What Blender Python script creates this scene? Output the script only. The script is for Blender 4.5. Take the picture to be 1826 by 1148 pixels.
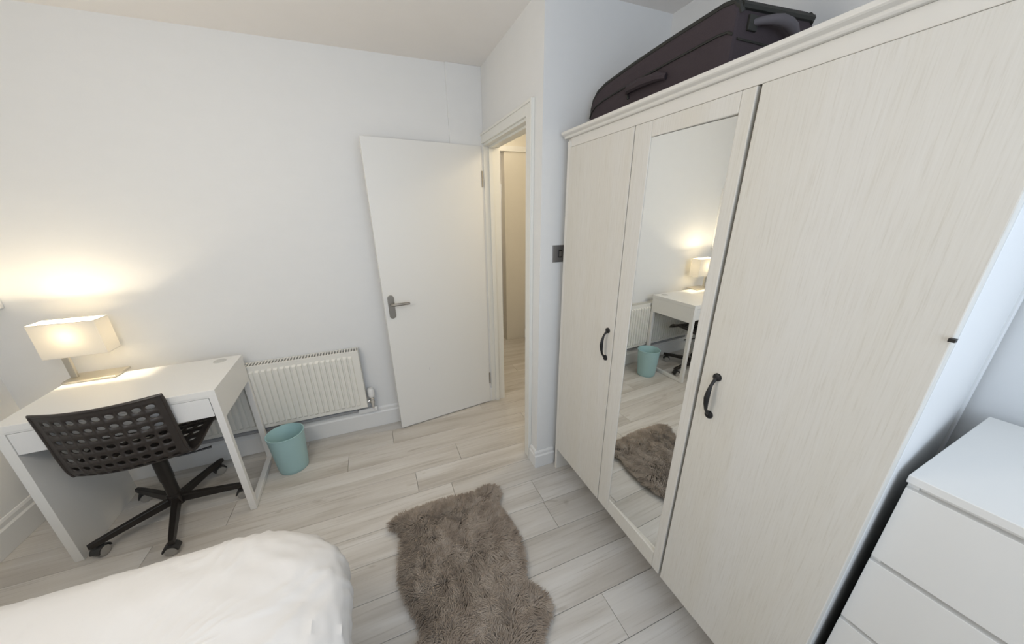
import bpy, math, random
import numpy as np
from mathutils import Vector, Matrix, noise
from math import sin, cos, pi, radians

for o in list(bpy.data.objects):
    bpy.data.objects.remove(o, do_unlink=True)
scene = bpy.context.scene
col = scene.collection
random.seed(7)

# ------------------------------------------------------------------ camera
def make_camera():
    yaw, pitch, roll = radians(-21.4899), radians(-19.96), radians(-0.9199)
    f = Vector((-sin(yaw) * cos(pitch), cos(yaw) * cos(pitch), sin(pitch)))
    r0 = Vector((cos(yaw), sin(yaw), 0))
    u0 = r0.cross(f)
    R = r0 * cos(roll) + u0 * sin(roll)
    U = -r0 * sin(roll) + u0 * cos(roll)
    cd = bpy.data.cameras.new('camera')
    cd.sensor_fit = 'HORIZONTAL'
    cd.sensor_width = 36.0
    cd.lens = 36.0 * 586.0054 / 1826.0
    cd.shift_x = (913.0 - 905.1258) / 1826.0
    cd.shift_y = (591.3903 - 574.0) / 1826.0
    cd.clip_start = 0.02
    co = bpy.data.objects.new('camera', cd)
    M = Matrix((R, U, -f)).transposed().to_4x4()
    M.translation = Vector((-0.7878, -2.4044, 1.551))
    co.matrix_world = M
    col.objects.link(co)
    scene.camera = co
make_camera()

# ------------------------------------------------------------------ world, light, exposure
w = bpy.data.worlds.new('world')
scene.world = w
w.use_nodes = True
w.node_tree.nodes['Background'].inputs[0].default_value = (0.75, 0.85, 1.0, 1)
w.node_tree.nodes['Background'].inputs[1].default_value = 0.3
scene.view_settings.view_transform = 'Standard'
scene.view_settings.look = 'None'
scene.view_settings.gamma = 1.0
scene.view_settings.use_curve_mapping = False
scene.view_settings.exposure = 0.0

def light(name, kind, loc, energy, color, size=0.1, size_y=None, rot=(0, 0, 0), spread=None):
    l = bpy.data.lights.new(name, kind)
    l.energy = energy
    l.color = color
    if kind == 'AREA':
        l.shape = 'RECTANGLE' if size_y else 'DISK'
        l.size = size
        if size_y: l.size_y = size_y
    else:
        l.shadow_soft_size = size
    o = bpy.data.objects.new(name, l)
    o.location = loc
    o.rotation_euler = rot
    col.objects.link(o)
    return o
# daylight entering by the window in the wall behind the camera
light('window_daylight', 'AREA', (-0.45, -3.26, 1.6), 19, (0.70, 0.83, 1.0), 2.0, 1.25, (radians(90), 0, 0))
# added warm fill light, hung low to even out ceiling and walls
light('room_fill_light', 'POINT', (-1.50, -1.68, 1.72), 21, (1.0, 0.93, 0.825), 0.2)
# hallway ceiling light
light('hall_light', 'POINT', (0.72, -0.33, 2.24), 12, (1.0, 0.84, 0.58), 0.09)
light('hall_light', 'POINT', (0.5, 0.95, 2.33), 2.4, (1.0, 0.88, 0.66), 0.09)  # added fill point light that lifts the far end of the hall
light('far_room_fill', 'POINT', (0.75, 2.0, 2.25), 9.0, (1.0, 0.93, 0.82), 0.09)  # added unseen point light to brighten the space beyond the hall

# ------------------------------------------------------------------ materials
def mat(name, color, rough=0.5, metal=0.0, spec=0.5):
    m = bpy.data.materials.new(name)
    m.use_nodes = True
    b = m.node_tree.nodes['Principled BSDF']
    b.inputs['Base Color'].default_value = (*color, 1)
    b.inputs['Roughness'].default_value = rough
    b.inputs['Metallic'].default_value = metal
    b.inputs['Specular IOR Level'].default_value = spec
    return m
def nodes(m):
    nt = m.node_tree
    return nt, nt.nodes, nt.links, nt.nodes['Principled BSDF']
def add_tex(m, scale, stretch=(1, 1, 1), detail=3.0, coords='Object', rough=0.55):
    nt, N, L, b = nodes(m)
    tc = N.new('ShaderNodeTexCoord'); mp = N.new('ShaderNodeMapping'); nz = N.new('ShaderNodeTexNoise')
    mp.inputs['Scale'].default_value = stretch
    nz.inputs['Scale'].default_value = scale
    nz.inputs['Detail'].default_value = detail
    nz.inputs['Roughness'].default_value = rough
    L.new(tc.outputs[coords], mp.inputs[0]); L.new(mp.outputs[0], nz.inputs['Vector'])
    return nz
def ramp(m, src, stops):
    nt, N, L, b = nodes(m)
    r = N.new('ShaderNodeValToRGB')
    while len(r.color_ramp.elements) < len(stops): r.color_ramp.elements.new(0.5)
    for e, (p, c) in zip(r.color_ramp.elements, stops):
        e.position = p; e.color = (*c, 1)
    L.new(src, r.inputs[0])
    return r
def bump(m, src, strength, dist):
    nt, N, L, b = nodes(m)
    bp = N.new('ShaderNodeBump')
    bp.inputs['Strength'].default_value = strength
    bp.inputs['Distance'].default_value = dist
    L.new(src, bp.inputs['Height']); L.new(bp.outputs[0], b.inputs['Normal'])
def mix(m, a, b_, fac, mode='MIX'):
    nt, N, L, b = nodes(m)
    x = N.new('ShaderNodeMix'); x.data_type = 'RGBA'; x.blend_type = mode
    def put(i, v):
        if hasattr(v, 'links'): L.new(v, x.inputs[i])
        elif isinstance(v, tuple): x.inputs[i].default_value = (*v, 1)
        else: x.inputs[i].default_value = v
    put(0, fac); put(6, a); put(7, b_)
    return x.outputs[2]

def wall_mat(name, c):
    m = mat(name, c, 0.75, 0, 0.25)
    nz = add_tex(m, 9, (1, 1, 1.6), 4)
    r = ramp(m, nz.outputs[0], [(0.3, tuple(v * 0.985 for v in c)), (0.7, c)])
    nt, N, L, b = nodes(m)
    L.new(r.outputs[0], b.inputs['Base Color'])
    n2 = add_tex(m, 55, (1, 1, 1), 3)
    bump(m, n2.outputs[0], 0.06, 0.004)
    return m
M = {}
M['wall'] = wall_mat('wall_paint', (0.80, 0.80, 0.79))
M['ceiling'] = wall_mat('ceiling_paint', (0.87, 0.84, 0.81))
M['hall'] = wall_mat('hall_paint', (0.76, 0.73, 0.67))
M['gloss'] = mat('gloss_white_paint', (0.80, 0.79, 0.74), 0.35)
M['skirt'] = mat('skirting_paint', (0.80, 0.80, 0.79), 0.35)
M['door'] = mat('door_paint', (0.79, 0.785, 0.76), 0.4)
M['subfloor'] = mat('joint_grey', (0.22, 0.20, 0.18), 0.9)  # dark grey colour of the plank joints

def plank_mat():
    m = mat('whitewashed_oak_laminate', (0.6, 0.58, 0.55), 0.42, 0, 0.4)
    nt, N, L, b = nodes(m)
    oi = N.new('ShaderNodeObjectInfo')
    tc = N.new('ShaderNodeTexCoord')
    off = N.new('ShaderNodeVectorMath'); off.operation = 'MULTIPLY_ADD'
    comb = N.new('ShaderNodeCombineXYZ')
    L.new(oi.outputs['Random'], comb.inputs[0]); L.new(oi.outputs['Random'], comb.inputs[2])
    L.new(comb.outputs[0], off.inputs[0]); off.inputs[1].default_value = (37, 0, 91); L.new(tc.outputs['Object'], off.inputs[2])
    def tex(scale, st, det, dist=0.0):
        mp = N.new('ShaderNodeMapping'); mp.inputs['Scale'].default_value = st
        nz = N.new('ShaderNodeTexNoise'); nz.inputs['Scale'].default_value = scale; nz.inputs['Detail'].default_value = det
        nz.inputs['Distortion'].default_value = dist
        L.new(off.outputs[0], mp.inputs[0]); L.new(mp.outputs[0], nz.inputs['Vector'])
        return nz
    broad = tex(2.2, (0.55, 4.5, 1), 3, 0.6)
    grain = tex(8, (0.35, 13, 1), 6, 0.5)
    knot = tex(3.2, (1.0, 2.6, 1), 2, 1.2)
    c1 = ramp(m, broad.outputs[0], [(0.28, (0.48, 0.45, 0.41)), (0.47, (0.595, 0.57, 0.535)), (0.68, (0.67, 0.655, 0.63))])
    c2 = ramp(m, grain.outputs[0], [(0.30, (0.80, 0.785, 0.765)), (0.42, (0.96, 0.955, 0.95)), (0.62, (1, 1, 1))])
    c3 = ramp(m, knot.outputs[0], [(0.70, (1, 1, 1)), (0.80, (0.62, 0.58, 0.53))])
    x = mix(m, c1.outputs[0], c2.outputs[0], 1.0, 'MULTIPLY')
    x = mix(m, x, c3.outputs[0], 0.8, 'MULTIPLY')
    tone = ramp(m, oi.outputs['Random'], [(0.0, (0.88, 0.87, 0.855)), (0.5, (0.97, 0.965, 0.96)), (1.0, (1.05, 1.05, 1.05))])
    x = mix(m, x, tone.outputs[0], 1.0, 'MULTIPLY')
    L.new(x, b.inputs['Base Color'])
    bump(m, grain.outputs[0], 0.08, 0.002)
    return m
M['plank'] = plank_mat()

def ward_mat():
    m = mat('white_stained_wood_foil', (0.72, 0.70, 0.65), 0.5, 0, 0.35)
    nt, N, L, b = nodes(m)
    g = add_tex(m, 30, (3, 7.5, 0.30), 6, 'Object', 0.7)
    s = add_tex(m, 2.0, (2.2, 3.2, 0.25), 3)
    r1 = ramp(m, g.outputs[0], [(0.30, (0.64, 0.61, 0.55)), (0.46, (0.705, 0.68, 0.63)), (0.72, (0.735, 0.715, 0.67))])
    r2 = ramp(m, s.outputs[0], [(0.32, (0.965, 0.95, 0.91)), (0.6, (1, 1, 1))])
    x = mix(m, r1.outputs[0], r2.outputs[0], 1.0, 'MULTIPLY')
    L.new(x, b.inputs['Base Color'])
    bump(m, g.outputs[0], 0.05, 0.002)
    return m
M['ward'] = ward_mat()
M['ward_side'] = mat('white_cabinet_side_foil', (0.80, 0.80, 0.79), 0.4)
M['ward_trim'] = mat('white_cornice_foil', (0.745, 0.72, 0.67), 0.45)
M['dark'] = mat('dark_cavity', (0.10, 0.10, 0.10), 0.9)
M['mirror'] = mat('mirror_silver', (0.93, 0.94, 0.92), 0.0, 1.0)
M['black_metal'] = mat('black_cast_metal', (0.018, 0.017, 0.017), 0.45, 0.3)
M['white_lam'] = mat('white_laminate', (0.80, 0.795, 0.77), 0.35)
M['chest_lam'] = mat('white_chest_foil', (0.77, 0.755, 0.72), 0.35)
M['white_metal'] = mat('white_powder_coat', (0.80, 0.79, 0.77), 0.4)
M['drawer_lam'] = mat('white_drawer_front', (0.78, 0.78, 0.77), 0.35)
M['grey_plastic'] = mat('pale_grey_plastic', (0.55, 0.55, 0.52), 0.4)
M['chair'] = mat('black_brown_plastic', (0.035, 0.029, 0.026), 0.42, 0, 0.45)
M['chair_metal'] = mat('black_enamelled_steel', (0.022, 0.019, 0.017), 0.35, 0.2)
M['wheel'] = mat('dark_caster_rubber', (0.03, 0.03, 0.03), 0.6)
M['wheel_rim'] = mat('grey_caster_tread', (0.33, 0.32, 0.30), 0.5)
M['radiator'] = mat('cream_white_enamel', (0.80, 0.785, 0.73), 0.4)
M['grille_dark'] = mat('radiator_inside', (0.13, 0.12, 0.10), 0.9)
M['band'] = mat('mid_grey_band', (0.36, 0.36, 0.37), 0.5)
M['chrome'] = mat('chrome', (0.75, 0.75, 0.75), 0.15, 1.0)
M['steel'] = mat('brushed_steel', (0.33, 0.31, 0.28), 0.42, 0.9)
M['nickel'] = mat('satin_nickel', (0.60, 0.57, 0.50), 0.32, 1.0)
M['switch'] = mat('brushed_pewter', (0.30, 0.29, 0.285), 0.4, 0.85)
M['bin'] = mat('duck_egg_blue_plastic', (0.36, 0.545, 0.56), 0.45)
M['bin_in'] = mat('duck_egg_blue_inside', (0.33, 0.51, 0.53), 0.6)
M['suit'] = mat('dark_plum_polyester', (0.055, 0.042, 0.047), 0.8, 0, 0.25)
def fabric_bump(m, sc, st=0.25):
    nz = add_tex(m, sc, (1, 1, 1), 2)
    bump(m, nz.outputs[0], st, 0.002)
fabric_bump(M['suit'], 220, 0.4)
M['suit_trim'] = mat('black_suitcase_piping', (0.018, 0.018, 0.015), 0.6)
M['suit_grip'] = mat('grey_suitcase_webbing', (0.10, 0.09, 0.10), 0.7)
M['duvet'] = mat('white_cotton_duvet', (0.74, 0.73, 0.72), 0.9, 0, 0.1)
fabric_bump(M['duvet'], 60, 0.08)
M['mattress'] = mat('mattress_ticking', (0.7, 0.7, 0.7), 0.9)
M['bedbase'] = mat('grey_bed_base', (0.35, 0.35, 0.37), 0.9)
M['hide'] = mat('sheepskin_hide', (0.16, 0.13, 0.105), 0.95, 0, 0.1)
def fur_mat():
    m = mat('taupe_wool', (0.30, 0.245, 0.2), 0.8, 0, 0.15)
    nt, N, L, b = nodes(m)
    nz = add_tex(m, 14, (1, 1, 1), 3)
    r = ramp(m, nz.outputs[0], [(0.32, (0.26, 0.21, 0.168)), (0.5, (0.35, 0.29, 0.235)), (0.7, (0.44, 0.375, 0.315))])
    L.new(r.outputs[0], b.inputs['Base Color'])
    b.inputs['Sheen Weight'].default_value = 0.25
    return m
M['fur'] = fur_mat()
def shade_mat():
    m = bpy.data.materials.new('cream_lampshade_fabric')
    m.use_nodes = True
    nt = m.node_tree; N = nt.nodes; L = nt.links
    N.remove(N['Principled BSDF'])
    d = N.new('ShaderNodeBsdfDiffuse'); t = N.new('ShaderNodeBsdfTranslucent'); x = N.new('ShaderNodeMixShader')
    d.inputs[0].default_value = (0.80, 0.76, 0.68, 1)
    t.inputs[0].default_value = (0.80, 0.72, 0.56, 1)
    x.inputs[0].default_value = 0.03
    L.new(d.outputs[0], x.inputs[1]); L.new(t.outputs[0], x.inputs[2])
    L.new(x.outputs[0], N['Material Output'].inputs[0])
    return m
M['shade'] = shade_mat()
def emis(name, c, s):
    m = bpy.data.materials.new(name); m.use_nodes = True
    b = m.node_tree.nodes['Principled BSDF']
    b.inputs['Base Color'].default_value = (*c, 1)
    b.inputs['Emission Color'].default_value = (*c, 1)
    b.inputs['Emission Strength'].default_value = s
    return m
M['bulb'] = emis('lit_bulb_glass', (1.0, 0.86, 0.62), 8)

# ------------------------------------------------------------------ mesh helpers
class MB:
    def __init__(s): s.v = []; s.f = []
    def add(s, verts, faces):
        n = len(s.v)
        s.v += [tuple(p) for p in verts]
        s.f += [tuple(i + n for i in f) for f in faces]
        return s
    def box(s, x0, x1, y0, y1, z0, z1):
        v = [(x0, y0, z0), (x1, y0, z0), (x1, y1, z0), (x0, y1, z0), (x0, y0, z1), (x1, y0, z1), (x1, y1, z1), (x0, y1, z1)]
        return s.add(v, [(0, 3, 2, 1), (4, 5, 6, 7), (0, 1, 5, 4), (1, 2, 6, 5), (2, 3, 7, 6), (3, 0, 4, 7)])
    def hexa(s, bottom, top):   # two quads, same winding
        n = len(bottom)
        v = list(bottom) + list(top)
        f = [tuple(range(n - 1, -1, -1)), tuple(range(n, 2 * n))]
        f += [(i, (i + 1) % n, n + (i + 1) % n, n + i) for i in range(n)]
        return s.add(v, f)
    def prism(s, prof, axis, a, b):
        # prof: 2-D outline; axis 0: (y,z) along x; 1: (x,z) along y; 2: (x,y) along z
        def P(p, t):
            return (t, p[0], p[1]) if axis == 0 else (p[0], t, p[1]) if axis == 1 else (p[0], p[1], t)
        return s.hexa([P(p, a) for p in prof], [P(p, b) for p in prof])
    def tube(s, path, r, n=10, flat=1.0):
        path = [Vector(p) for p in path]
        rr = r if isinstance(r, (list, tuple)) else [r] * len(path)
        v = []; up = None
        for i, p in enumerate(path):
            d = (path[min(i + 1, len(path) - 1)] - path[max(i - 1, 0)]).normalized()
            if up is None:
                up = Vector((0, 0, 1)) if abs(d.z) < 0.9 else Vector((1, 0, 0))
            a = d.cross(up).normalized(); b = a.cross(d).normalized(); up = b
            for k in range(n):
                t = 2 * pi * k / n
                v.append(p + (a * cos(t) + b * sin(t) * flat) * rr[i])
        f = []
        for i in range(len(path) - 1):
            for k in range(n):
                f.append((i * n + k, i * n + (k + 1) % n, (i + 1) * n + (k + 1) % n, (i + 1) * n + k))
        f.append(tuple(range(n - 1, -1, -1)))
        f.append(tuple(range((len(path) - 1) * n, len(path) * n)))
        return s.add(v, f)
    def lathe(s, prof, c=(0, 0, 0), axis='z', n=32, sx=1.0, sy=1.0, caps=True):
        v = []; f = []
        for (r, h) in prof:
            for k in range(n):
                t = 2 * pi * k / n
                a, b = r * cos(t) * sx, r * sin(t) * sy
                p = (a, b, h) if axis == 'z' else (h, a, b) if axis == 'x' else (b, h, a)
                v.append((p[0] + c[0], p[1] + c[1], p[2] + c[2]))
        m = len(prof)
        for i in range(m - 1):
            for k in range(n):
                f.append((i * n + k, i * n + (k + 1) % n, (i + 1) * n + (k + 1) % n, (i + 1) * n + k))
        if caps and prof[0][0] > 1e-6: f.append(tuple(range(n - 1, -1, -1)))
        if caps and prof[-1][0] > 1e-6: f.append(tuple(range((m - 1) * n, m * n)))
        return s.add(v, f)
    def grid(s, P, closed=False):
        nu, nv = len(P), len(P[0])
        v = [p for row in P for p in row]
        f = []
        for i in range(nu - 1):
            for j in range(nv if closed else nv - 1):
                j2 = (j + 1) % nv
                f.append((i * nv + j, i * nv + j2, (i + 1) * nv + j2, (i + 1) * nv + j))
        return s.add(v, f)
    def build(s, name, m, parent=None, bevel=0.0, smooth=False, seg=2, world=False, rootpos=None):
        me = bpy.data.meshes.new(name)
        vs = s.v
        if world and parent is not None:
            p = root_loc(parent)
            vs = [(a - p[0], b - p[1], c - p[2]) for a, b, c in vs]
        me.from_pydata(vs, [], s.f)
        me.materials.append(m)
        import bmesh
        bm = bmesh.new(); bm.from_mesh(me)
        bmesh.ops.recalc_face_normals(bm, faces=bm.faces)
        bm.to_mesh(me); bm.free()
        if smooth:
            for p_ in me.polygons: p_.use_smooth = True
            me.set_sharp_from_angle(angle=radians(40))
        o = bpy.data.objects.new(name, me)
        col.objects.link(o)
        if parent is not None: o.parent = parent
        if bevel:
            b = o.modifiers.new('bevel', 'BEVEL'); b.width = bevel; b.segments = seg; b.limit_method = 'ANGLE'; b.angle_limit = radians(40)
        return o
def root_loc(o):
    p = Vector((0, 0, 0))
    while o is not None:
        p = p + o.location; o = o.parent
    return p
def thing(name, label, cat, loc=(0, 0, 0), rotz=0.0, group=None):
    o = bpy.data.objects.new(name, None)
    o.empty_display_size = 0.1
    o.location = loc; o.rotation_euler = (0, 0, rotz)
    col.objects.link(o)
    o['label'] = label; o['category'] = cat
    if group: o['group'] = group
    return o
def tag(o, label, cat, group=None):
    o['label'] = label; o['category'] = cat
    if group: o['group'] = group
    return o
def struct(o, label=None):
    o['kind'] = 'structure'
    if label: o['label'] = label
    return o
def dup(o, parent=None):
    c = o.copy(); col.objects.link(c)
    if parent is not None: c.parent = parent
    for ch in list(o.children): dup(ch, c)
    return c

# ------------------------------------------------------------------ room shell
H = 2.4155
XL, YF, XR = -2.685, -3.30, 0.675
YS = -0.876          # face of the switch wall
HY, HX = 1.28, 1.15  # hall end wall, hall right wall
# floor with individually laid planks
fl = struct(MB().box(XL - 0.1, HX + 0.1, YF - 0.1, 3.0, -0.06, -0.010).build('floor', M['subfloor']), 'floor of whitewashed oak laminate planks')
PW, PL, Y0 = 0.1725, 1.29, -0.629
seams = {-1: -0.737, -2: -0.543, 0: -0.436, -3: -0.085, 2: -0.846, 1: 0.15}
for r in range(-16, 21):
    ya, yb = Y0 + r * PW, Y0 + (r + 1) * PW
    s0 = seams.get(r, random.uniform(-0.6, 0.6))
    x = s0 - PL * 3
    xmax = XR if yb < YS - 0.12 else HX
    xmin = XL if ya < 0 else 0.0
    while x < xmax:
        a, b = max(x, xmin), min(x + PL, xmax)
        if b - a > 0.02:
            g = 0.0008
            cx, cy = (a + b) / 2, (ya + yb) / 2
            hx, hy = (b - a) / 2 - g, PW / 2 - g
            c = 0.0012
            v = [(-hx, -hy, -0.010), (hx, -hy, -0.010), (hx, hy, -0.010), (-hx, hy, -0.010),
                 (-hx, -hy, -c), (hx, -hy, -c), (hx, hy, -c), (-hx, hy, -c),
                 (-hx + c, -hy + c, 0), (hx - c, -hy + c, 0), (hx - c, hy - c, 0), (-hx + c, hy - c, 0)]
            f = [(0, 1, 5, 4), (1, 2, 6, 5), (2, 3, 7, 6), (3, 0, 4, 7), (4, 5, 9, 8), (5, 6, 10, 9), (6, 7, 11, 10), (7, 4, 8, 11), (8, 9, 10, 11)]
            p = MB().add(v, f).build('plank', M['plank'], fl)
            p.location = (cx, cy, 0)
        x += PL
struct(MB().box(XL - 0.1, HX + 0.1, YF - 0.1, 3.0, H, H + 0.1).build('ceiling', M['ceiling']))
struct(MB().box(XL - 0.1, 0.11, 0.0, 0.11, 0, H).build('wall_back', M['wall']))
struct(MB().box(XL - 0.1, XL, YF, 0.0, 0, H).build('wall_left', M['wall']))
struct(MB().box(0.0, HX, YS, YS + 0.1285, 0, H).build('wall_switch', M['wall']))
struct(MB().box(XR, XR + 0.1, YF, YS, 0, H).build('wall_right', M['wall']))
struct(MB().box(0.0, 0.11, YS + 0.1285, -0.0, 1.992, H).build('wall_doorway', M['wall']))
# wall behind the camera with its window opening
wf = MB()
wx0, wx1, wz0, wz1 = -1.5, 0.6, 0.95, 2.25
wf.box(XL - 0.1, wx0, YF - 0.1, YF, 0, H).box(wx1, XR + 0.1, YF - 0.1, YF, 0, H).box(wx0, wx1, YF - 0.1, YF, 0, wz0).box(wx0, wx1, YF - 0.1, YF, wz1, H)
struct(wf.build('wall_front', M['wall']))
win = struct(MB().box(wx0, wx1, YF - 0.08, YF - 0.03, wz0, wz0 + 0.05).box(wx0, wx1, YF - 0.08, YF - 0.03, wz1 - 0.05, wz1)
       .box(wx0, wx0 + 0.05, YF - 0.08, YF - 0.03, wz0 + 0.05, wz1 - 0.05).box(wx1 - 0.05, wx1, YF - 0.08, YF - 0.03, wz0 + 0.05, wz1 - 0.05).build('window_1', M['gloss']))
# hall
struct(MB().box(HX, HX + 0.1, YS + 0.1285, 3.0, 0, H).build('wall_hall_right', M['hall']))
he = MB().box(0.655, HX, HY, HY + 0.1, 0, 2.165).box(0.0, HX, HY, HY + 0.1, 2.215, H)
struct(he.build('wall_hall_end', M['hall']))
struct(MB().box(0.01, 0.11, 0.11, HY + 0.1, 0, H).build('wall_hall_left', M['hall']))
struct(MB().box(0.11, HX, HY - 0.02, HY + 0.1, 2.165, 2.215).build('trim_1', M['skirt']), 'white lintel board across the far end of the hall')
struct(MB().box(0.11, HX, 2.9, 3.0, 0, H).build('wall_hall_far', M['hall']))
struct(MB().box(0.01, 0.11, HY + 0.1, 3.0, 0, H).build('wall_hall_far_left', M['hall']))
struct(MB().box(0.905, HX, HY - 0.014, HY, 0, 0.12).build('baseboard_hall', M['skirt']))
# far door ajar beyond the hall opening
fd = struct(MB().box(1.02, 1.12, 1.75, 2.88, 0.006, 1.93).build('door_2', M['skirt']), 'narrow view of a far white door beyond the hall')
MB().box(1.005, 1.02, 2.02, 2.10, 1.60, 1.70).build('hinge', M['switch'], fd)
MB().box(0.985, 1.02, 1.98, 2.02, 1.015, 1.035).build('handle', M['switch'], fd)

# skirting boards (stepped profile)
def skirting(name, mb, m=None):
    o = struct(mb.build(name, m or M['skirt'], bevel=0.002))
    return o
sp = [(0.0, 0.0), (-0.018, 0.0), (-0.018, 0.118), (-0.011, 0.128), (-0.011, 0.150), (-0.006, 0.163), (0.0, 0.165)]
skirting('baseboard_back', MB().prism(sp, 0, XL + 0.018, -0.0))
skirting('baseboard_left', MB().prism([(XL - a, b) for a, b in sp], 1, YF, -0.0))
skirting('baseboard_switch', MB().prism([(YS + a, b * 0.72) for a, b in sp], 0, -0.018, 0.119))
skirting('baseboard_outer', MB().prism([(a, b * 0.72) for a, b in sp], 1, YS, -0.80))
skirting('baseboard_right', MB().prism([(XR + a, b) for a, b in sp], 1, YF, -2.23))
# architrave and lining of the doorway
arch = MB()
arch.box(-0.016, 0.0, -0.797, -0.7275, 0, 2.046)
arch.box(-0.016, 0.0, -0.7275, 0.0, 1.985, 2.046)
ar = struct(arch.build('trim_2', M['gloss'], bevel=0.003), 'white door architrave')
MB().box(-0.021, -0.016, -0.797, -0.783, 0, 2.046).box(-0.021, -0.016, -0.783, 0.0, 2.032, 2.046).build('outer_bead', M['gloss'], ar, bevel=0.002)
lin = MB()
lin.box(-0.004, 0.115, -0.7475, -0.7275, 0, 1.992)
lin.box(-0.004, 0.115, -0.018, 0.0, 0, 1.992)
lin.box(-0.004, 0.115, -0.7275, -0.018, 1.972, 1.992)
ln = struct(lin.build('trim_3', M['gloss'], bevel=0.002), 'white door lining')
MB().box(0.032, 0.062, -0.7275, -0.715, 0, 1.960).box(0.032, 0.062, -0.030, -0.018, 0, 1.960).box(0.032, 0.062, -0.715, -0.030, 1.960, 1.972).build('door_stop', M['gloss'], ln, bevel=0.001)
# shallow boxing beside the room corner, and ledge by the left wall
struct(MB().box(-0.228, 0.0, -0.012, 0.0, 0.165, H).build('trim_4', M['wall'], bevel=0.002), 'shallow wall boxing beside the room corner')
struct(MB().box(XL, -2.535, -0.10, 0.0, 1.140, 1.75).build('trim_5', M['wall'], bevel=0.004), 'white boxed ledge in the left corner')

# the open door
th = radians(7.9)
door = MB().box(-0.757, 0.0, -0.002, 0.034, 0.008, 1.972).build('door_1', M['door'], bevel=0.002)
door.location = (-0.022, -0.022, 0); door.rotation_euler = (0, 0, th)
# local x runs to the free edge (negative); the face towards the room is local -y
for v in door.data.vertices: v.co.y = -v.co.y if False else v.co.y
struct(door, 'plain white door standing open against the back wall')
hd = MB()
pts = []
for k in range(24):
    t = 2 * pi * k / 24
    pts.append((-0.712 + 0.021 * cos(t), (0.963 + 0.060 if sin(t) > 0 else 0.963 - 0.060) + 0.021 * sin(t)))
hd.prism(pts, 1, -0.010, -0.002)
dh = hd.build('handle_plate', M['steel'], door, bevel=0.002); dh['label'] = 'grey steel handle plate'
lv = MB().tube([(-0.712, -0.008, 0.985), (-0.712, -0.032, 0.985), (-0.712, -0.046, 0.985), (-0.700, -0.054, 0.985), (-0.660, -0.055, 0.985), (-0.600, -0.054, 0.985)], [0.010, 0.010, 0.010, 0.010, 0.0095, 0.009], 12)
lv.lathe([(0.016, -0.014), (0.016, -0.009)], (-0.712, 0, 0.985), 'y', 20)
lvo = lv.build('handle_lever', M['steel'], door, smooth=True); lvo['label'] = 'grey steel lever'
MB().box(-0.004, 0.006, -0.006, 0.0, 1.72, 1.82).build('hinge', M['steel'], door)
MB().box(-0.004, 0.006, -0.006, 0.0, 0.18, 0.28).build('hinge', M['steel'], door)
MB().box(-0.501, -0.499, -0.0026, -0.0019, 0.437, 0.457).build('scratch', M['band'], door)

# light switch on the switch wall
sw = thing('light_switch', 'square brushed metal light switch on the wall beside the wardrobe', 'light switch', (0.111, YS, 1.345))
MB().box(-0.043, 0.043, -0.006, 0.0, -0.043, 0.043).build('switch_plate', M['switch'], sw, bevel=0.002)
MB().box(-0.010, 0.012, -0.010, -0.006, -0.019, 0.019).build('switch_rocker', M['chair_metal'], sw, bevel=0.002)['label'] = 'dark rocker'
MB().box(-0.006, 0.008, -0.0115, -0.010, -0.014, 0.014).build('rocker_face', M['steel'], sw)

# ------------------------------------------------------------------ wardrobe
WX, WY0, WY3 = 0.1232, -0.926, -2.203
WD = XR - 0.017
G1, G2 = -1.365, -1.775
ZB, ZT = 0.158, 1.822
wr = thing('wardrobe', 'tall white three-door wardrobe with a mirror door and black handles', 'wardrobe', (WX, WY0, 0))
B = lambda: MB()
def wb(name, mb, m='ward_trim', bevel=0.002, parent=None, **k):
    return mb.build(name, M[m], parent or wr, bevel=bevel, world=True, **k)
wb('side_panel', B().box(WX - 0.018, WD, WY0 - 0.022, WY0, 0, 1.85))
sk = 0.062
wb('side_panel', B().hexa([(WX, WY3, 0), (WD, WY3 + sk, 0), (WD, WY3 + sk + 0.022, 0), (WX, WY3 + 0.022, 0)], [(WX, WY3, 1.85), (WD, WY3 + sk, 1.85), (WD, WY3 + sk + 0.022, 1.85), (WX, WY3 + 0.022, 1.85)]), 'ward_side')
wb('back_panel', B().box(WD - 0.008, WD, WY3 + 0.086, WY0 - 0.022, 0.14, 1.85), 'ward_side', 0)
wb('bottom_shelf', B().box(WX + 0.02, WD - 0.008, WY3 + 0.083, WY0 - 0.022, ZB + 0.004, ZB + 0.026), 'ward_trim')
wb('top_panel', B().box(WX, WD, WY3 + 0.083, WY0 - 0.022, 1.828, 1.85), 'ward_trim')
wb('divider', B().box(WX + 0.02, WD - 0.008, G2 - 0.009, G2 + 0.009, ZB + 0.026, 1.828), 'ward_trim')
wb('back_edge', B().box(WD - 0.016, WD, WY3 + sk - 0.007, WY3 + sk - 0.001, 0, 1.85), 'ward_side', 0.001)
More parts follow.
